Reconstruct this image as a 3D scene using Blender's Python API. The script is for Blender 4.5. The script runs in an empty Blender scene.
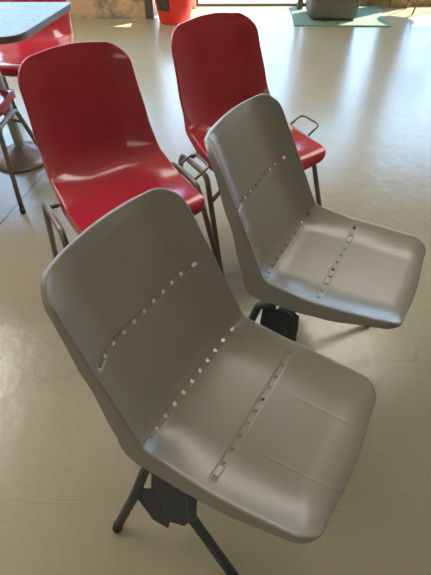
import bpy, bmesh, math, random
from mathutils import Vector, Matrix
random.seed(7)
S = bpy.context.scene
C = S.collection

# ------------------------------------------------------------------ camera, world, sun, area lights, exposure
cam_d = bpy.data.cameras.new('camera'); cam = bpy.data.objects.new('camera', cam_d); C.objects.link(cam); S.camera = cam
cam_d.sensor_fit = 'VERTICAL'; cam_d.sensor_height = 24.0; cam_d.lens = 445.7 / 575 * 24.0
cam_d.clip_start = .02; cam_d.clip_end = 200
PITCH, ROLL = 0.8094, -0.0027
_f = Vector((0, math.cos(PITCH), -math.sin(PITCH))); _u = Vector((0, math.sin(PITCH), math.cos(PITCH))); _r = Vector((1, 0, 0))
_r2 = _r * math.cos(ROLL) + _u * math.sin(ROLL); _u2 = _u * math.cos(ROLL) - _r * math.sin(ROLL)
cam.matrix_world = Matrix(((_r2.x, _u2.x, -_f.x, 0), (_r2.y, _u2.y, -_f.y, 0), (_r2.z, _u2.z, -_f.z, 1.3775), (0, 0, 0, 1)))

world = bpy.data.worlds.new('sky'); S.world = world; world.use_nodes = True
wn = world.node_tree.nodes; wl = world.node_tree.links
for n in list(wn): wn.remove(n)
wo = wn.new('ShaderNodeOutputWorld'); wb = wn.new('ShaderNodeBackground')
wb.inputs[0].default_value = (.42, .66, 1, 1); wb.inputs[1].default_value = 6.2
wl.new(wb.outputs[0], wo.inputs[0])

sd = bpy.data.lights.new('sun', 'SUN'); sun = bpy.data.objects.new('sun', sd); C.objects.link(sun)
sd.energy = 30; sd.angle = math.radians(.6); sd.color = (1, .9, .7)
sun.rotation_euler = Vector((-.61, -.37, -.98)).to_track_quat('-Z', 'Y').to_euler()

def area(name, loc, rot, sx, sy, e, col):
    d = bpy.data.lights.new(name, 'AREA'); o = bpy.data.objects.new(name, d); C.objects.link(o)
    d.shape = 'RECTANGLE'; d.size = sx; d.size_y = sy; d.energy = e; d.color = col
    o.location = loc; o.rotation_euler = rot
area('ceiling_fill', (0.4, 3.2, 2.93), (0, 0, 0), 3.0, 1.0, 50, (1, .96, .88))  # unseen fill lights added below the ceiling to brighten the room
area('ceiling_fill', (-3.0, 2.2, 2.93), (0, 0, 0), 1.2, 2.4, 70, (1, .96, .88))
area('ceiling_fill', (0.0, -1.6, 2.93), (0, 0, 0), 2.4, 1.2, 17, (1, .95, .86))

S.view_settings.view_transform = 'Standard'; S.view_settings.look = 'None'
S.view_settings.exposure = 0.3; S.view_settings.gamma = 1.0; S.view_settings.use_curve_mapping = False

# ------------------------------------------------------------------ materials
def mat(name, col, rough=.5, metal=0, spec=.5, noise=0, nscale=30, bump=0, bscale=80, coat=0, rnoise=0):
    m = bpy.data.materials.new(name); m.use_nodes = True; nt = m.node_tree; b = nt.nodes['Principled BSDF']
    b.inputs['Base Color'].default_value = (*col, 1); b.inputs['Roughness'].default_value = rough
    b.inputs['Metallic'].default_value = metal; b.inputs['Specular IOR Level'].default_value = spec
    if coat: b.inputs['Coat Weight'].default_value = coat; b.inputs['Coat Roughness'].default_value = .08
    tc = nt.nodes.new('ShaderNodeTexCoord')
    if noise:
        nz = nt.nodes.new('ShaderNodeTexNoise'); nz.inputs['Scale'].default_value = nscale; nz.inputs['Detail'].default_value = 6
        nt.links.new(tc.outputs['Object'], nz.inputs['Vector'])
        rp = nt.nodes.new('ShaderNodeValToRGB')
        rp.color_ramp.elements[0].position = .3; rp.color_ramp.elements[1].position = .7
        rp.color_ramp.elements[0].color = (*[c * (1 - noise) for c in col], 1)
        rp.color_ramp.elements[1].color = (*[min(1, c * (1 + noise)) for c in col], 1)
        nt.links.new(nz.outputs['Fac'], rp.inputs['Fac']); nt.links.new(rp.outputs['Color'], b.inputs['Base Color'])
    if rnoise:
        n3 = nt.nodes.new('ShaderNodeTexNoise'); n3.inputs['Scale'].default_value = 6; n3.inputs['Detail'].default_value = 5
        nt.links.new(tc.outputs['Object'], n3.inputs['Vector'])
        mr = nt.nodes.new('ShaderNodeMapRange'); mr.inputs['To Min'].default_value = rough - rnoise; mr.inputs['To Max'].default_value = rough + rnoise
        nt.links.new(n3.outputs['Fac'], mr.inputs['Value']); nt.links.new(mr.outputs['Result'], b.inputs['Roughness'])
    if bump:
        n2 = nt.nodes.new('ShaderNodeTexNoise'); n2.inputs['Scale'].default_value = bscale; n2.inputs['Detail'].default_value = 4
        nt.links.new(tc.outputs['Object'], n2.inputs['Vector'])
        bp = nt.nodes.new('ShaderNodeBump'); bp.inputs['Strength'].default_value = bump; bp.inputs['Distance'].default_value = .002
        nt.links.new(n2.outputs['Fac'], bp.inputs['Height']); nt.links.new(bp.outputs['Normal'], b.inputs['Normal'])
    return m

M = {}
M['grey'] = mat('grey_plastic', (.232, .219, .193), .29, spec=.65, noise=.012, nscale=3, bump=.06, bscale=420)
M['red'] = mat('red_fibreglass', (.36, .018, .034), .18, noise=.12, nscale=5, coat=.35, bump=.05, bscale=14)
M['frame'] = mat('dark_blue_metal', (.035, .043, .052), .45, noise=.1)
M['cap'] = mat('black_rubber', (.015, .015, .016), .6)
M['steel'] = mat('bronze_tube', (.2, .17, .14), .36, metal=.75, noise=.1, nscale=20)
M['tabletop'] = mat('sky_tinted_laminate', (.19, .27, .40), .42, spec=.35, noise=.2, nscale=60)  # blue of the sky reflection is put into the base colour
M['band'] = mat('metal_band', (.16, .155, .15), .35, metal=.6)
M['pole'] = mat('painted_metal', (.34, .33, .30), .4, metal=.3)
M['base'] = mat('mauve_metal', (.24, .20, .21), .35, metal=.4, noise=.1)
M['bucket'] = mat('red_plastic', (.75, .03, .02), .4)
M['sticker'] = mat('dark_label', (.06, .05, .05), .5, noise=.6, nscale=25)
M['bin'] = mat('olive_grey_plastic', (.125, .118, .095), .6, noise=.08, nscale=10)
M['mat'] = mat('green_mat', (.13, .205, .14), .88, noise=.2, nscale=90, bump=.6, bscale=200)
M['trim'] = mat('dark_trim', (.09, .075, .065), .5, noise=.1)
M['paletrim'] = mat('pale_trim', (.55, .40, .32), .5, noise=.08)
M['white'] = mat('ceiling_paint', (.75, .73, .68), .8, noise=.03, nscale=4)
M['wall'] = mat('wall_paint', (.55, .50, .40), .7, noise=.05, nscale=4)
M['sill'] = mat('brown_sill', (.26, .18, .10), .65, noise=.4, nscale=14)
M['ground'] = mat('outside_paving', (.42, .33, .19), .85, noise=.15, nscale=3)

def floor_material():
    m = bpy.data.materials.new('polished_concrete'); m.use_nodes = True; nt = m.node_tree; N = nt.nodes; L = nt.links; b = N['Principled BSDF']
    tc = N.new('ShaderNodeTexCoord')
    def noise(sc, det=6, rough=.6, vec=None):
        n = N.new('ShaderNodeTexNoise'); n.inputs['Scale'].default_value = sc; n.inputs['Detail'].default_value = det; n.inputs['Roughness'].default_value = rough
        L.new(vec or tc.outputs['Object'], n.inputs['Vector']); return n
    n1 = noise(1.6); r1 = N.new('ShaderNodeValToRGB')
    r1.color_ramp.elements[0].position = .3; r1.color_ramp.elements[1].position = .72
    r1.color_ramp.elements[0].color = (.285, .246, .166, 1); r1.color_ramp.elements[1].color = (.305, .265, .182, 1)
    L.new(n1.outputs['Fac'], r1.inputs['Fac'])
    n2 = noise(38, 3); mx = N.new('ShaderNodeMix'); mx.data_type = 'RGBA'; mx.blend_type = 'OVERLAY'; mx.inputs['Factor'].default_value = .08
    L.new(r1.outputs['Color'], mx.inputs[6]); L.new(n2.outputs['Fac'], mx.inputs[7])
    # thin scratches: stretched noise thresholds in two directions
    prev = mx.outputs[2]
    for ang, sc in ((.9, (3, 90, 1)), (-.55, (4, 110, 1))):
        mp = N.new('ShaderNodeMapping'); mp.inputs['Rotation'].default_value = (0, 0, ang); mp.inputs['Scale'].default_value = sc
        L.new(tc.outputs['Object'], mp.inputs['Vector']); ns = noise(1, 2, .5, mp.outputs['Vector'])
        rs = N.new('ShaderNodeValToRGB'); rs.color_ramp.elements[0].position = .69; rs.color_ramp.elements[1].position = .73
        L.new(ns.outputs['Fac'], rs.inputs['Fac'])
        ml = N.new('ShaderNodeMath'); ml.operation = 'MULTIPLY'; ml.inputs[1].default_value = .25; L.new(rs.outputs['Color'], ml.inputs[0])
        m2 = N.new('ShaderNodeMix'); m2.data_type = 'RGBA'; m2.inputs[7].default_value = (.16, .13, .09, 1)
        L.new(ml.outputs[0], m2.inputs['Factor']); L.new(prev, m2.inputs[6]); prev = m2.outputs[2]
    nc = noise(2.2, 1.5, .4); nm = noise(1.1, 2)
    sb = N.new('ShaderNodeMath'); sb.operation = 'SUBTRACT'; sb.inputs[1].default_value = .52; L.new(nc.outputs['Fac'], sb.inputs[0])
    ba = N.new('ShaderNodeMath'); ba.operation = 'ABSOLUTE'; L.new(sb.outputs[0], ba.inputs[0])
    bl = N.new('ShaderNodeMath'); bl.operation = 'LESS_THAN'; bl.inputs[1].default_value = .0022; L.new(ba.outputs[0], bl.inputs[0])
    bm_ = N.new('ShaderNodeMath'); bm_.operation = 'GREATER_THAN'; bm_.inputs[1].default_value = .5; L.new(nm.outputs['Fac'], bm_.inputs[0])
    bx = N.new('ShaderNodeMath'); bx.operation = 'MULTIPLY'; L.new(bl.outputs[0], bx.inputs[0]); L.new(bm_.outputs[0], bx.inputs[1])
    by = N.new('ShaderNodeMath'); by.operation = 'MULTIPLY'; by.inputs[1].default_value = .35; L.new(bx.outputs[0], by.inputs[0])
    m4 = N.new('ShaderNodeMix'); m4.data_type = 'RGBA'; m4.inputs[7].default_value = (.2, .17, .12, 1)
    L.new(by.outputs[0], m4.inputs['Factor']); L.new(prev, m4.inputs[6]); prev = m4.outputs[2]
    # control joint through (-1.065,1.751) and (-.978,2.161)
    sp = N.new('ShaderNodeSeparateXYZ'); L.new(tc.outputs['Object'], sp.inputs[0])
    my = N.new('ShaderNodeMath'); my.operation = 'MULTIPLY_ADD'; my.inputs[1].default_value = -.2122; my.inputs[2].default_value = 1.065 + .2122 * 1.751
    L.new(sp.outputs['Y'], my.inputs[0])
    ad = N.new('ShaderNodeMath'); ad.operation = 'ADD'; L.new(sp.outputs['X'], ad.inputs[0]); L.new(my.outputs[0], ad.inputs[1])
    ab = N.new('ShaderNodeMath'); ab.operation = 'ABSOLUTE'; L.new(ad.outputs[0], ab.inputs[0])
    lt = N.new('ShaderNodeMath'); lt.operation = 'LESS_THAN'; lt.inputs[1].default_value = .0045; L.new(ab.outputs[0], lt.inputs[0])
    ly = N.new('ShaderNodeMath'); ly.operation = 'LESS_THAN'; ly.inputs[1].default_value = 2.45; L.new(sp.outputs['Y'], ly.inputs[0])
    lm = N.new('ShaderNodeMath'); lm.operation = 'MULTIPLY'; L.new(lt.outputs[0], lm.inputs[0]); L.new(ly.outputs[0], lm.inputs[1])
    m3 = N.new('ShaderNodeMix'); m3.data_type = 'RGBA'; m3.inputs[7].default_value = (.06, .05, .045, 1)
    L.new(lm.outputs[0], m3.inputs['Factor']); L.new(prev, m3.inputs[6]); L.new(m3.outputs[2], b.inputs['Base Color'])
    n4 = noise(5, 6); mr = N.new('ShaderNodeMapRange'); mr.inputs['To Min'].default_value = .17; mr.inputs['To Max'].default_value = .30
    L.new(n4.outputs['Fac'], mr.inputs['Value']); L.new(mr.outputs['Result'], b.inputs['Roughness'])
    n5 = noise(13, 5); bp = N.new('ShaderNodeBump'); bp.inputs['Strength'].default_value = .2; bp.inputs['Distance'].default_value = .01
    L.new(n5.outputs['Fac'], bp.inputs['Height']); L.new(bp.outputs['Normal'], b.inputs['Normal'])
    b.inputs['Specular IOR Level'].default_value = .85
    return m
M['floor'] = floor_material()

def mural_material():
    m = bpy.data.materials.new('stained_tan_wall'); m.use_nodes = True; nt = m.node_tree; N = nt.nodes; L = nt.links; b = N['Principled BSDF']
    tc = N.new('ShaderNodeTexCoord'); n = N.new('ShaderNodeTexNoise'); n.inputs['Scale'].default_value = 4.5; n.inputs['Detail'].default_value = 8; n.inputs['Roughness'].default_value = .65
    L.new(tc.outputs['Object'], n.inputs['Vector'])
    r = N.new('ShaderNodeValToRGB'); e = r.color_ramp.elements
    e[0].position = .50; e[0].color = (.52, .34, .20, 1); e[1].position = .62; e[1].color = (.17, .17, .13, 1)
    L.new(n.outputs['Fac'], r.inputs['Fac']); L.new(r.outputs['Color'], b.inputs['Base Color']); b.inputs['Roughness'].default_value = .75
    return m
M['mural'] = mural_material()

def glass_material():
    m = bpy.data.materials.new('window_glass'); m.use_nodes = True; nt = m.node_tree; N = nt.nodes; L = nt.links
    for x in list(N): N.remove(x)
    o = N.new('ShaderNodeOutputMaterial'); t = N.new('ShaderNodeBsdfTransparent'); g = N.new('ShaderNodeBsdfGlossy'); g.inputs['Roughness'].default_value = .02
    t.inputs[0].default_value = (.95, .97, .96, 1)
    f = N.new('ShaderNodeLayerWeight'); f.inputs['Blend'].default_value = .5; mx = N.new('ShaderNodeMixShader')
    pw = N.new('ShaderNodeMath'); pw.operation = 'POWER'; pw.inputs[1].default_value = 5; L.new(f.outputs['Facing'], pw.inputs[0])
    ma = N.new('ShaderNodeMath'); ma.operation = 'MULTIPLY_ADD'; ma.inputs[1].default_value = .8; ma.inputs[2].default_value = .04; L.new(pw.outputs[0], ma.inputs[0])
    L.new(ma.outputs[0], mx.inputs[0]); L.new(t.outputs[0], mx.inputs[1]); L.new(g.outputs[0], mx.inputs[2]); L.new(mx.outputs[0], o.inputs[0])
    return m
M['glass'] = glass_material()

# ------------------------------------------------------------------ mesh helpers
def obj(name, bm, m, parent=None, smooth=True, loc=None):
    me = bpy.data.meshes.new(name); bmesh.ops.recalc_face_normals(bm, faces=bm.faces) if smooth != 'keep' else None
    bm.to_mesh(me); bm.free(); me.materials.append(m)
    if smooth: me.polygons.foreach_set('use_smooth', [True] * len(me.polygons))
    o = bpy.data.objects.new(name, me); C.objects.link(o)
    if parent: o.parent = parent
    if loc: o.location = loc
    return o
def tag(o, label, cat, group=None):
    o['label'] = label; o['category'] = cat
    if group: o['group'] = group
    return o
def thing(name, label, cat, loc, rz=0, group=None):
    o = bpy.data.objects.new(name, None); C.objects.link(o); o.location = loc; o.rotation_euler = (0, 0, rz); o.empty_display_size = .1
    return tag(o, label, cat, group)
def box(bm, x0, x1, y0, y1, z0, z1, bev=0):
    r = bmesh.ops.create_cube(bm, size=1); vs = r['verts']
    for v in vs: v.co = Vector((x0 + (v.co.x + .5) * (x1 - x0), y0 + (v.co.y + .5) * (y1 - y0), z0 + (v.co.z + .5) * (z1 - z0)))
    if bev: bmesh.ops.bevel(bm, geom=list({e for v in vs for e in v.link_edges}), offset=bev, segments=2, profile=.5, affect='EDGES')
def struct(name, boxes, m, bev=0):
    bm = bmesh.new()
    for b in boxes: box(bm, *b, bev)
    o = obj(name, bm, m, smooth=False); o['kind'] = 'structure'; return o
def fillet(pts, rad, seg=6):
    """round the inner corners of a polyline"""
    P = [Vector(p) for p in pts]; out = [P[0]]
    for i in range(1, len(P) - 1):
        a, b, c = P[i - 1], P[i], P[i + 1]; d1 = (a - b).normalized(); d2 = (c - b).normalized()
        ang = d1.angle(d2)
        if ang > 3.1: out.append(b); continue
        t = min(rad / math.tan(ang / 2), (a - b).length * .48, (c - b).length * .48)
        p, q = b + d1 * t, b + d2 * t
        for k in range(seg + 1):
            s = k / seg; out.append((p * (1 - s) + b * s) * (1 - s) + (b * (1 - s) + q * s) * s)
    out.append(P[-1]); return out
def tube(bm, pts, r, seg=12, closed=False):
    P = [Vector(p) for p in pts]; n = len(P); R = r if isinstance(r, (list, tuple)) else [r] * n
    T = []
    for i in range(n):
        if closed: t = P[(i + 1) % n] - P[i - 1]
        else: t = P[min(i + 1, n - 1)] - P[max(i - 1, 0)]
        T.append(t.normalized())
    ref = Vector((0, 0, 1)) if abs(T[0].z) < .9 else Vector((1, 0, 0))
    u = T[0].cross(ref).normalized(); rings = []
    for i in range(n):
        u = (u - T[i] * u.dot(T[i])).normalized(); w = T[i].cross(u)
        rings.append([bm.verts.new(P[i] + (u * math.cos(a) + w * math.sin(a)) * R[i]) for a in [2 * math.pi * k / seg for k in range(seg)]])
    for i in range(n if closed else n - 1):
        A, B = rings[i], rings[(i + 1) % n]
        for k in range(seg): bm.faces.new((A[k], A[(k + 1) % seg], B[(k + 1) % seg], B[k]))
    if not closed: bm.faces.new(rings[0][::-1]); bm.faces.new(rings[-1])
def lathe(bm, prof, seg=48, cx=0, cy=0):
    rings = [[bm.verts.new((cx + r * math.cos(2 * math.pi * k / seg), cy + r * math.sin(2 * math.pi * k / seg), z)) for k in range(seg)] for r, z in prof]
    for A, B in zip(rings, rings[1:]):
        for k in range(seg): bm.faces.new((A[k], A[(k + 1) % seg], B[(k + 1) % seg], B[k]))
    return rings
def prism(bm, poly, z0, z1):
    a = [bm.verts.new((x, y, z0)) for x, y in poly]; b = [bm.verts.new((x, y, z1)) for x, y in poly]; n = len(poly)
    bm.faces.new(a[::-1]); bm.faces.new(b)
    for i in range(n): bm.faces.new((a[i], a[(i + 1) % n], b[(i + 1) % n], b[i]))
def rounded_poly(pts, rads, seg=8):
    n = len(pts); out = []
    for i in range(n):
        a, b, c = Vector(pts[i - 1]), Vector(pts[i]), Vector(pts[(i + 1) % n]); d1 = (a - b).normalized(); d2 = (c - b).normalized()
        ang = d1.angle(d2); t = rads[i] / math.tan(ang / 2); p, q = b + d1 * t, b + d2 * t
        for k in range(seg + 1):
            s = k / seg; v = (p * (1 - s) + b * s) * (1 - s) + (b * (1 - s) + q * s) * s; out.append((v.x, v.y))
    return out
def lerp_tab(tab, x):
    if x <= tab[0][0]: return tab[0][1]
    for (a, fa), (b, fb) in zip(tab, tab[1:]):
        if x <= b:
            t = (x - a) / (b - a); t = t * t * (3 - 2 * t); return fa + (fb - fa) * t
    return tab[-1][1]

def shell(prof, W, rtop, rfront, crown, bulge, wing, flange, rows=(), hole=(.0055, .0045), pitch=.037, nholes=11, half=.185, lines=(), wing_start=.5, rf=.008, nv=28, shift=lambda u: 0):
    """Moulded seat shell: a profile (x,z) swept across the width with rounded corners,
    raised wings, a rolled flange all round, and rows of punched slots in a shallow groove."""
    # dense polyline -> arclength sampler
    P = [Vector((x, 0, z)) for x, z in prof]; cum = [0]
    for a, b in zip(P, P[1:]): cum.append(cum[-1] + (b - a).length)
    U = cum[-1]
    def samp(u):
        if u <= 0: return P[0] + (P[0] - P[1]).normalized() * (-u)
        if u >= U: return P[-1] + (P[-1] - P[-2]).normalized() * (u - U)
        for i in range(len(cum) - 1):
            if u <= cum[i + 1]:
                t = (u - cum[i]) / (cum[i + 1] - cum[i]); return P[i].lerp(P[i + 1], t)
    def tan(u):
        return (samp(u + .006) - samp(u - .006)).normalized()
    hv, hu = hole
    us = set()
    k = 0
    while k * .012 < U: us.add(round(k * .012, 5)); k += 1
    us |= {0, .001, .003, .006, .01, .015, .021, .028, .036, U, U - .001, U - .003, U - .006, U - .01, U - .015, U - .021, U - .028, U - .036}
    special = []
    for r in rows: special += [r + d for d in (-.012, -.0085, -.007, -hu, hu, .007, .0085, .012)]
    us = sorted([u for u in us if all(abs(u - r) > .0148 for r in rows)] + special)
    vs = set()
    if rows:
        for i in range(nholes):
            c = -half + 2 * half * i / (nholes - 1)
            vs |= {round(c - hv, 5), round(c + hv, 5)}
            if i < nholes - 1: vs.add(round(c + half / (nholes - 1), 5))
        vs |= {-half - .009, half + .009, -half - .0065, half + .0065}
    else:
        for i in range(1, nv): vs.add(round(-W(U * .7) + 2 * W(U * .7) * i / nv, 5))
    for l in lines:
        vs = {v for v in vs if abs(v - l) > .0045 or any(abs(abs(v - (-half + 2 * half * i / (nholes - 1))) - hv) < 1e-4 for i in range(nholes))}
        vs |= {l - .0025, l, l + .0025}
    WM = max(W(u) for u in us)
    lastv = max(vs)
    for d in (.25, .5, .75, 1.0): vs |= {lastv + (WM - lastv) * d, -lastv - (WM - lastv) * d}
    vs = sorted(vs)
    def hw(u):
        w = W(u)
        if u < rtop: w -= rtop - math.sqrt(max(0, rtop ** 2 - (rtop - u) ** 2))
        if U - u < rfront: w -= rfront - math.sqrt(max(0, rfront ** 2 - (rfront - (U - u)) ** 2))
        return w
    bm = bmesh.new(); nu, nvv = len(us), len(vs); G = []; D = []
    for u in us:
        row = []; drow = []
        for v0 in vs:
            v = v0 * hw(u) / WM
            w = hw(u); tt = v / max(w, 1e-6); v += shift(u) * (1 - tt ** 8)
            uu = u - crown * (1 - tt * tt) * max(0, 1 - u / .12) + bulge * (1 - tt * tt) * max(0, 1 - (U - u) / .12)
            p = samp(uu); t = tan(min(max(uu, 0), U)); nrm = Vector((-t.z, 0, t.x))
            g = max(0, (abs(v) / W(u) - wing_start) / (1 - wing_start)); h = wing(u) * g * g
            for r in rows:
                d = abs(u - r); dv = max(0, abs(v0) - half)
                dep = 1.0 if d < .0072 else 0
                if dv > .008: dep = 0
                h -= .0011 * dep
            for l in lines:
                if abs(v0 - l) < 1e-5 and rows and u > rows[-1] + .05: h += .0004 * min(1, (u - rows[-1] - .05) / .03)
            row.append(bm.verts.new(Vector((p.x, v, p.z)) + nrm * h)); drow.append((uu, v, t, nrm))
        G.append(row); D.append(drow)
    def is_hole(i, j):
        uc = (us[i] + us[i + 1]) / 2; vc = (vs[j] + vs[j + 1]) / 2
        if not any(abs(uc - r) < .0005 for r in rows): return False
        return any(abs(vc - (-half + 2 * half * q / (nholes - 1))) < .0005 and (vs[j + 1] - vs[j]) < .012 for q in range(nholes))
    for i in range(nu - 1):
        for j in range(nvv - 1):
            if rows and is_hole(i, j): continue
            bm.faces.new((G[i][j], G[i + 1][j], G[i + 1][j + 1], G[i][j + 1]))
    loop = [(0, j) for j in range(nvv)] + [(i, nvv - 1) for i in range(1, nu)] + [(nu - 1, j) for j in range(nvv - 2, -1, -1)] + [(i, 0) for i in range(nu - 2, 0, -1)]
    n = len(loop); rings = [[G[i][j] for i, j in loop]]
    offs = []
    for k in range(n):
        a = D[loop[k - 1][0]][loop[k - 1][1]]; b = D[loop[(k + 1) % n][0]][loop[(k + 1) % n][1]]; c = D[loop[k][0]][loop[k][1]]
        du, dv = b[0] - a[0], b[1] - a[1]; l = math.hypot(du, dv) or 1
        out = (c[2] * (-dv / l) + Vector((0, 1, 0)) * (du / l))      # outward in the sheet
        offs.append((out, c[3], us[loop[k][0]], abs(-dv / l)))
    for q in range(1, 9):
        ring = []
        for k in range(n):
            out, nr, u, endness = offs[k]; dep = flange(u); co = rings[0][k].co
            if q <= 5:
                a = math.radians(82) * q / 5; p = co + out * rf * math.sin(a) - nr * rf * (1 - math.cos(a))
            else:
                a = math.radians(82); s = (q - 5) / 3 * max(0.001, dep - rf)
                p = co + out * (rf * math.sin(a) + s * math.cos(a)) - nr * (rf * (1 - math.cos(a)) + s * math.sin(a))
            ring.append(bm.verts.new(p))
        rings.append(ring)
    for A, B in zip(rings, rings[1:]):
        for k in range(n): bm.faces.new((A[k], A[(k + 1) % n], B[(k + 1) % n], B[k]))
    bmesh.ops.recalc_face_normals(bm, faces=bm.faces)
    bm.faces.ensure_lookup_table()
    mid = G[nu // 5][nvv // 2].link_faces[0]
    if mid.normal.x < 0: bmesh.ops.reverse_faces(bm, faces=bm.faces)
    return bm
def finish_shell(name, bm, m, parent, th=.004):
    o = obj(name, bm, m, parent, smooth='keep')
    sm = o.modifiers.new('thickness', 'SOLIDIFY'); sm.thickness = th; sm.offset = -1
    es = o.modifiers.new('edges', 'EDGE_SPLIT'); es.split_angle = math.radians(38)
    return o
def copy_tree(o, parent=None):
    c = o.copy(); C.objects.link(c)
    if parent: c.parent = parent
    for ch in list(o.children): copy_tree(ch, c)
    return c

# ------------------------------------------------------------------ the setting
FX0, FX1, FY0, FY1 = -5.5, 5.5, -4.0, 5.55
struct('floor', [(FX0, FX1, FY0, FY1, -.1, 0)], M['floor'])
struct('ceiling', [(FX0, FX1, FY0, FY1, 3.0, 3.1)], M['white'])
struct('wall_left', [(FX0 - .15, FX0, FY0, FY1, 0, 3.0)], M['wall'])
struct('wall_right', [(FX1, FX1 + .15, FY0, FY1, 0, 3.0)], M['wall'])
struct('wall_front', [(FX0, FX1, FY0 - .15, FY0, 0, 3.0)], M['wall'])
struct('wall_back_left', [(FX0, -.69, 5.05, 5.2, 0, .85)], M['mural'])
struct('wall_back_header', [(FX0, -.6, 5.05, 5.2, 2.5, 3.0), (-.6, FX1, 5.45, 5.55, 2.0, 3.0)], M['wall'])
struct('trim_1', [(-.69, -.61, 5.03, 5.22, 0, 2.5)], M['trim'])
struct('wall_back_return', [(-.65, -.61, 5.22, 5.55, 0, 3.0)], M['paletrim'])
struct('trim_2', [(-.33, -.2, 5.38, 5.55, 0, 2.0)], M['paletrim'])
struct('wall_back_sill', [(1.0, FX1, 5.47, 5.55, 0, .13)], M['sill'])
struct('trim_3', [(1.86, 2.08, 5.42, 5.56, 0, 2.0)], M['sill'])
struct('trim_4', [(.86, .915, 5.31, 5.365, 0.012, 2.0), (.86, .915, 5.31, 5.47, 1.95, 2.0)], M['trim'])
struct('trim_5', [(3.5, 3.62, 5.42, 5.56, .13, 2.0)], M['sill'])
def window(n, x0, x1, y, z0, z1, fr, fm):
    bm = bmesh.new()
    for b in ((x0, x1, y - .03, y + .03, z0, z0 + fr), (x0, x1, y - .03, y + .03, z1 - fr, z1), (x0, x0 + fr, y - .03, y + .03, z0 + fr, z1 - fr), (x1 - fr, x1, y - .03, y + .03, z0 + fr, z1 - fr)): box(bm, *b)
    o = obj('window_%d' % n, bm, fm, smooth=False); o['kind'] = 'structure'
    bm = bmesh.new(); box(bm, x0 + fr * .8, x1 - fr * .8, y - .004, y + .004, z0 + fr * .8, z1 - fr * .8)
    obj('pane', bm, M['glass'], o, smooth=False)
window(1, FX0, -3.1, 5.12, .85, 2.5, .05, M['trim'])
window(2, -3.1, -.69, 5.12, .85, 2.5, .05, M['trim'])
window(3, -.2, 1.0, 5.5, 0.0, 2.0, .025, M['trim'])
window(4, 1.0, 1.86, 5.5, .13, 2.0, .04, M['trim'])
window(5, 2.08, 3.5, 5.5, .13, 2.0, .04, M['trim'])
window(6, 3.62, FX1, 5.5, .13, 2.0, .04, M['trim'])
struct('ground_outside', [(-30, 30, 5.56, 40, -.2, -.02)], M['ground'])

# ------------------------------------------------------------------ grey slotted chairs
CR = Vector((-.0065, .417)); dB = Vector((-math.sin(.4818), math.cos(.4818))); dS = Vector((math.cos(.046), math.sin(.046)))
def grey_profile():
    pts = []
    top = CR + dB * .438
    pts += [top + Vector((-.012, -.002)), top + Vector((-.006, -.003)) - dB * .008]
    pts = [top + Vector((-.001, .0))]
    for s in (.424, .40, .38, .30, .22, .15): pts.append(CR + dB * s + Vector((-.89, -.46)) * (.004 * math.exp(-((s - .22) / .1) ** 2) - .001 * max(0, (s - .34) / .08)))
    R = .075; t = R / math.tan(math.radians(57.5)); a, b = CR + dB * t, CR + dS * t
    if a.y < pts[-1].y - .005: pts.append(a)
    for k in range(1, 10):
        s = k / 10; pts.append((a * (1 - s) + CR * s) * (1 - s) + (CR * (1 - s) + b * s) * s)
    pts.append(b)
    for s in (.10, .16, .24, .30, .345): pts.append(CR + dS * s)
    for s, d in ((.362, -.003), (.376, -.0025), (.388, -.001), (.398, .002), (.405, .006)): pts.append(CR + dS * s + Vector((0, -d)))
    return [(p.x, p.y) for p in pts]
gp = grey_profile()
def alen(prof, test):
    c = 0
    for (x0, z0), (x1, z1) in zip(prof, prof[1:]):
        l = math.hypot(x1 - x0, z1 - z0)
        for k in range(20):
            s = k / 20
            if test(x0 + (x1 - x0) * s, z0 + (z1 - z0) * s): return c + l * s
        c += l
    return c
B1 = .428 + .2193 * math.cos(.4818)
u_back = alen(gp, lambda x, z: z <= B1)
u_cr = alen(gp, lambda x, z: (x - 0) * .463 - (z - .428) * .2 >= 0 or x > .004)
u_seat = alen(gp, lambda x, z: x >= .1676)
U_G = alen(gp, lambda x, z: False)
gW = lambda u: lerp_tab([(0, .198), (.12, .205), (u_back, .210), (u_cr, .217), (u_seat, .217), (U_G, .202)], u)
gFl = lambda u: lerp_tab([(0, .012), (.06, .02), (.2, .034), (u_cr - .06, .056), (u_cr, .076), (u_cr + .07, .062), (u_seat + .03, .046), (U_G - .04, .026), (U_G, .012)], u)
gWi = lambda u: lerp_tab([(0, .036), (.08, .044), (u_back, .046), (u_cr, .038), (u_seat, .022), (U_G - .05, .025), (U_G, .022)], u)

GREY = []
g0 = thing('shell_chair', 'grey slotted plastic shell chair nearest the camera, filling the lower half', 'chair', (-.053, .5967, 0), -.5491, 'grey slotted shell chairs')
gs = finish_shell('seat_shell', shell(gp, gW, .055, .055, .012, .012, gWi, gFl, rows=(u_back, u_cr, u_seat), half=.183, pitch=.0366, lines=(-.085, .085), wing_start=.5, rf=.005, shift=lambda u: lerp_tab([(0, 0), (u_back, -.013), (u_cr, -.009), (u_seat, 0)], u)), M['grey'], g0)
gs.rotation_euler = (-.02, 0, 0); gs.location = (0, -.0086, 0)
YC = -.036
def mir(p, s): return Vector((p[0], YC + s * (p[1] - YC), p[2]))
PO = [(.02, -.212, .352), (.02, -.222, .30), (.022, -.231, .269), (-.008, -.238, .245), (-.02, -.25, .212), (.022, -.25, .185), (.021, -.256, .159), (.03, -.2585, .146), (.039, -.258, .142), (.076, -.254, .138), (.077, -.247, .168), (.085, -.2455, .178), (.118, -.238, .187), (.141, -.222, .243), (.138, -.209, .301), (.131, -.199, .352)]
FR, FF = Vector((-.076, -.305, .0)), Vector((.317, -.257, .0))
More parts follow.
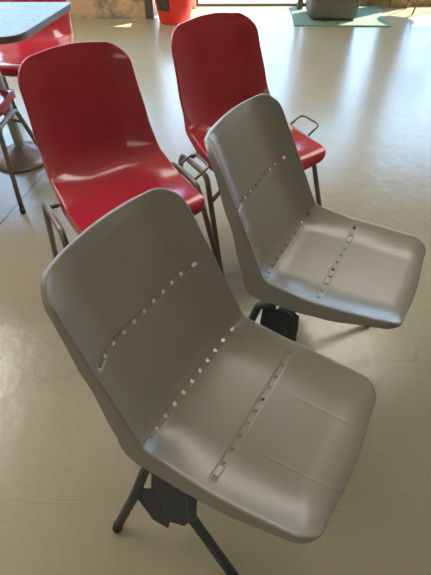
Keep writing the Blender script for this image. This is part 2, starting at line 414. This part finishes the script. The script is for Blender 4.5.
for s in (1, -1):
    bm = bmesh.new()
    nrm = (mir(PO[9], s) - mir(PO[0], s)).cross(mir(PO[15], s) - mir(PO[0], s)).normalized() * .003
    a = [bm.verts.new(mir(p, s) + nrm) for p in PO]; b = [bm.verts.new(mir(p, s) - nrm) for p in PO]; n = len(PO)
    fa = bm.faces.new(a); fb = bm.faces.new(b[::-1])
    for i in range(n): bm.faces.new((a[i], b[i], b[(i + 1) % n], a[(i + 1) % n]))
    bmesh.ops.triangulate(bm, faces=[fa, fb])
    obj('side_plate', bm, M['frame'], g0, smooth=False)
    for foot, path in ((FR, [(.055, -.205, .362), (.006, -.214, .352), (-.022, -.25, .215)]), (FF, [(.07, -.2, .362), (.118, -.204, .352), (.133, -.226, .232)])):
        f = mir(foot, s); pts = [mir(p, s) for p in path] + [f + Vector((0, 0, .012))]
        bm = bmesh.new(); tube(bm, fillet(pts, .03), .0125, 14); lg = obj('leg', bm, M['frame'], g0)
        d = (pts[-1] - pts[-2]).normalized(); bm = bmesh.new(); tube(bm, [f + Vector((0, 0, .003)), f + Vector((0, 0, .006)), f + Vector((0, 0, .012)) - d * .014], [.013, .0145, .0145], 14); obj('foot_cap', bm, M['cap'], lg)
for x in (.035, .105):
    bm = bmesh.new(); tube(bm, [mir((x, -.203, .362), 1), mir((x, -.203, .362), -1)], .012, 12); obj('cross_bar', bm, M['frame'], g0)
    for sy in (-.10, .06):
        bm = bmesh.new(); box(bm, x - .018, x + .018, sy - .02, sy + .02, .366, .403 + x * .046, .003); obj('seat_mount', bm, M['frame'], g0, smooth=False)
g1 = copy_tree(g0); g1.location = (.231, 1.0965, 0); g1.rotation_euler = (0, 0, -.5009)
g1['label'] = 'grey slotted plastic shell chair behind the nearest one, a red chair behind its back'

# ------------------------------------------------------------------ red stacking chairs
rp = [(-.287, .834), (-.285, .828), (-.281, .814), (-.271, .787), (-.255, .73), (-.237, .66), (-.218, .59), (-.2, .535), (-.182, .497), (-.158, .466), (-.125, .446), (-.085, .435), (-.03, .428), (.04, .426), (.11, .43), (.17, .438), (.205, .442), (.232, .441), (.25, .435), (.262, .424), (.268, .412)]
def smooth_prof(p, k=4):
    out = []
    for i in range(len(p) - 1):
        a, b, c, d = [Vector(p[min(max(q, 0), len(p) - 1)]) for q in (i - 1, i, i + 1, i + 2)]
        for s in range(k):
            t = s / k; v = .5 * ((2 * b) + (c - a) * t + (2 * a - 5 * b + 4 * c - d) * t * t + (3 * b - a - 3 * c + d) * t ** 3); out.append((v.x, v.y))
    out.append(p[-1]); return out
rp = [(x - .013 * max(0, z - .6) / .23, z - .006 * max(0, z - .6) / .23) for x, z in rp]
rps = smooth_prof(rp); U_R = alen(rps, lambda x, z: False)
rW = lambda u: lerp_tab([(0, .19), (.1, .203), (.28, .212), (.42, .217), (.62, .221), (U_R, .218)], u)
rWi = lambda u: lerp_tab([(0, .01), (.08, .026), (.25, .036), (.36, .05), (.46, .04), (.62, .016), (U_R, .002)], u)
rFl = lambda u: lerp_tab([(0, .008), (.3, .012), (.42, .028), (.55, .042), (U_R - .04, .036), (U_R, .02)], u)
r0 = thing('shell_chair', 'glossy red shell chair at left of the pair, behind the nearest grey chair', 'chair', (-.351, 1.419, 0), -1.0139, 'red shell chairs')
finish_shell('seat_shell', shell(rps, rW, .075, .06, .012, .012, rWi, rFl, wing_start=.35, rf=.004), M['red'], r0, .005)
YU, ZU = .268, .405
for s in (-1, 1):
    pts = [(-.19, s * (YU + .02), .012), (-.10, s * YU, ZU), (.10, s * YU, ZU), (.245, s * (YU + .025), .012)]
    bm = bmesh.new(); tube(bm, fillet(pts, .045, 8), .0115, 14); fr = obj('side_frame', bm, M['steel'], r0)
    for a, b in ((pts[1], pts[0]), (pts[2], pts[3])):
        d = (Vector(b) - Vector(a)).normalized(); f = Vector(b); bm = bmesh.new()
        tube(bm, [f - Vector((0, 0, .011)), f - Vector((0, 0, .007)), f - d * .02], [.012, .0135, .0135], 12); obj('foot_cap', bm, M['cap'], fr)
    # bracket between the tube and the shell
    bm = bmesh.new(); tube(bm, fillet([(.15, s * (YU + .004), .32), (.13, s * .22, .335), (.12, s * .19, .385), (.12, s * .15, .414)], .03), .009, 10); obj('bracket', bm, M['steel'], r0)
    bm = bmesh.new(); tube(bm, fillet([(-.085, s * YU, ZU - .012), (-.085, s * .23, ZU - .02), (-.075, s * .12, .416)], .03), .009, 10); obj('bracket', bm, M['steel'], r0)
bm = bmesh.new(); tube(bm, [(.12, -.17, .405), (.12, .17, .405)], .009, 10); obj('cross_bar', bm, M['steel'], r0)
bm = bmesh.new()
hk = [(-.05, .272), (-.075, .358), (.05, .355), (.075, .272)]
tube(bm, fillet([(x, y, .432 if abs(y) > .3 else .412) for x, y in hk], .03, 6), .0055, 10); obj('ganging_hook', bm, M['steel'], r0)
def red(label, x, y, rz):
    c = copy_tree(r0); c.location = (x, y, 0); c.rotation_euler = (0, 0, rz); c['label'] = label; return c
red('red shell chair behind the farther grey chair, steel linking hook at its side', .1405, 1.765, -1.0118)
red('red shell chair on the far side of the table, its seat showing under the tabletop', -1.075, 2.83, math.radians(273))
red('red shell chair cut off at the left edge, tucked beside the table pedestal', -1.25, 2.05, math.radians(86))

# ------------------------------------------------------------------ table
t = thing('pedestal_table', 'small table with grey laminate top coloured blue for the reflected sky on a round metal pedestal', 'table', (-1.128, 2.375, 0))
poly = [(.405, .235), (.285, -.295), (-.50, -.295), (-.63, .235)]
rp2 = rounded_poly(poly[::-1], [.03, .12, .12, .03])
bm = bmesh.new(); prism(bm, rp2, .716, .742); obj('tabletop', bm, M['tabletop'], t, smooth=False)
bm = bmesh.new()
cx = sum(p[0] for p in rp2) / len(rp2); cy = sum(p[1] for p in rp2) / len(rp2)
ri = [(x, y) for x, y in rp2]
def off(P, d):
    n = len(P); o = []
    for i in range(n):
        a, b = Vector(P[i - 1]), Vector(P[(i + 1) % n]); q = (b - a).normalized(); o.append((P[i][0] - q.y * d, P[i][1] + q.x * d))
    return o
sg = 1 if (Vector(off(rp2, .01)[0]) - Vector((cx, cy))).length > (Vector(rp2[0]) - Vector((cx, cy))).length else -1
A1 = rp2; A2 = off(rp2, .004 * sg)
va = [[bm.verts.new((x, y, z)) for x, y in Pq] for Pq, z in ((A1, .7145), (A2, .7145), (A2, .741), (A1, .7425))]
for q in range(4):
    X, Y = va[q], va[(q + 1) % 4]
    for k in range(len(X)): bm.faces.new((X[k], X[(k + 1) % len(X)], Y[(k + 1) % len(X)], Y[k]))
obj('edge_band', bm, M['band'], t, smooth=False)
bm = bmesh.new(); lathe(bm, [(.001, .7), (.028, .7), (.028, .1), (.03, .075)], 32); obj('pole', bm, M['pole'], t)
bm = bmesh.new(); lathe(bm, [(.0, .092), (.032, .09), (.042, .08), (.07, .066), (.10, .052), (.14, .033), (.162, .018), (.165, .01), (.165, .0), (0, 0)], 64); obj('base', bm, M['base'], t)
bm = bmesh.new()
for a in (0, math.pi / 2):
    c_, s_ = math.cos(a), math.sin(a); tube(bm, [(-.2 * c_, -.2 * s_, .704), (.2 * c_, .2 * s_, .704)], .012, 8)
obj('top_support', bm, M['pole'], t)

# ------------------------------------------------------------------ things along the far wall
b = thing('bucket', 'red plastic bucket with a dark label, standing by the dark door post', 'bucket', (-.395, 4.985, 0))
bm = bmesh.new()
lathe(bm, [(0, .004), (.142, .004), (.15, .0), (.155, .012), (.178, .14), (.181, .15), (.183, .17), (.198, .33), (.204, .335), (.204, .35), (.192, .35), (.175, .18), (.148, .02), (0, .018)], 48)
obj('body', bm, M['bucket'], b)
bm = bmesh.new(); R_ = lambda z: .155 + (z - .012) * .18 + .0025
rows_ = [[bm.verts.new((R_(z) * math.cos(a), R_(z) * math.sin(a), z)) for a in [math.radians(215 + 45 * k / 8) for k in range(9)]] for z in (.125, .16, .2, .24, .27)]
for A_, B_ in zip(rows_, rows_[1:]):
    for k in range(8): bm.faces.new((A_[k], A_[k + 1], B_[k + 1], B_[k]))
o = obj('sticker', bm, M['sticker'], b); sm = o.modifiers.new('t', 'SOLIDIFY'); sm.thickness = .002; sm.offset = 0
bm = bmesh.new(); tube(bm, [(.203 * math.cos(a), -.02 - .06 * math.sin(a) , .335 - .05 * math.sin(a)) for a in [math.pi * k / 16 for k in range(17)]], .004, 8)
obj('handle', bm, M['steel'], b)

m_ = thing('floor_mat', 'pale green rubber floor mat in the sunlight under the bin', 'mat', (1.23, 5.11, 0))
bm = bmesh.new(); prism(bm, rounded_poly([(-.465, -.305), (.465, -.345), (.50, .31), (-.42, .31)], [.015] * 4, 3), 0, .008); obj('rubber_sheet', bm, M['mat'], m_, smooth=False)
bm = bmesh.new()
for k in range(36):
    x = -.44 + k * .025; box(bm, x, x + .008, -.31, .295, .0075, .0115)
obj('ribs', bm, M['mat'], m_, smooth=False)

bn = thing('litter_bin', 'olive grey upright litter bin with rounded corners on the green mat', 'bin', (1.165, 5.09, .012))
bm = bmesh.new()
def rsq(w, d, r): return rounded_poly([(-w, -d), (w, -d), (w, d), (-w, d)], [r] * 4, 6)
secs = [(rsq(.20, .15, .05), 0), (rsq(.222, .168, .06), .012), (rsq(.235, .178, .065), .04), (rsq(.27, .19, .07), .95), (rsq(.262, .185, .07), .97)]
rg = [[bm.verts.new((x, y, z)) for x, y in P_] for P_, z in secs]
for A_, B_ in zip(rg, rg[1:]):
    n = len(A_)
    for k in range(n): bm.faces.new((A_[k], A_[(k + 1) % n], B_[(k + 1) % n], B_[k]))
bm.faces.new(rg[0][::-1]); bm.faces.new(rg[-1]); obj('body', bm, M['bin'], bn)
bm = bmesh.new(); secs = [(rsq(.285, .205, .075), .965), (rsq(.285, .205, .075), 1.0), (rsq(.25, .17, .07), 1.08), (rsq(.15, .08, .05), 1.1)]
rg = [[bm.verts.new((x, y, z)) for x, y in P_] for P_, z in secs]
for A_, B_ in zip(rg, rg[1:]):
    n = len(A_)
    for k in range(n): bm.faces.new((A_[k], A_[(k + 1) % n], B_[(k + 1) % n], B_[k]))
bm.faces.new(rg[0][::-1]); bm.faces.new(rg[-1]); obj('lid', bm, M['bin'], bn)

st = thing('stool', 'stool on thin dark metal legs by the far wall at the right', 'stool', (2.22, 5.2, 0))
bm = bmesh.new(); lathe(bm, [(0, .68), (.17, .68), (.18, .69), (.18, .71), (.17, .72), (0, .722)], 40); obj('seat', bm, M['trim'], st)
for sx, sy in ((-1, -1), (1, -1), (-1, 1), (1, 1)):
    bm = bmesh.new(); tube(bm, [(sx * .12, sy * .1, .685), (sx * .205, sy * .05 if sy < 0 else .17, 0)], .009, 10); obj('leg', bm, M['trim'], st)
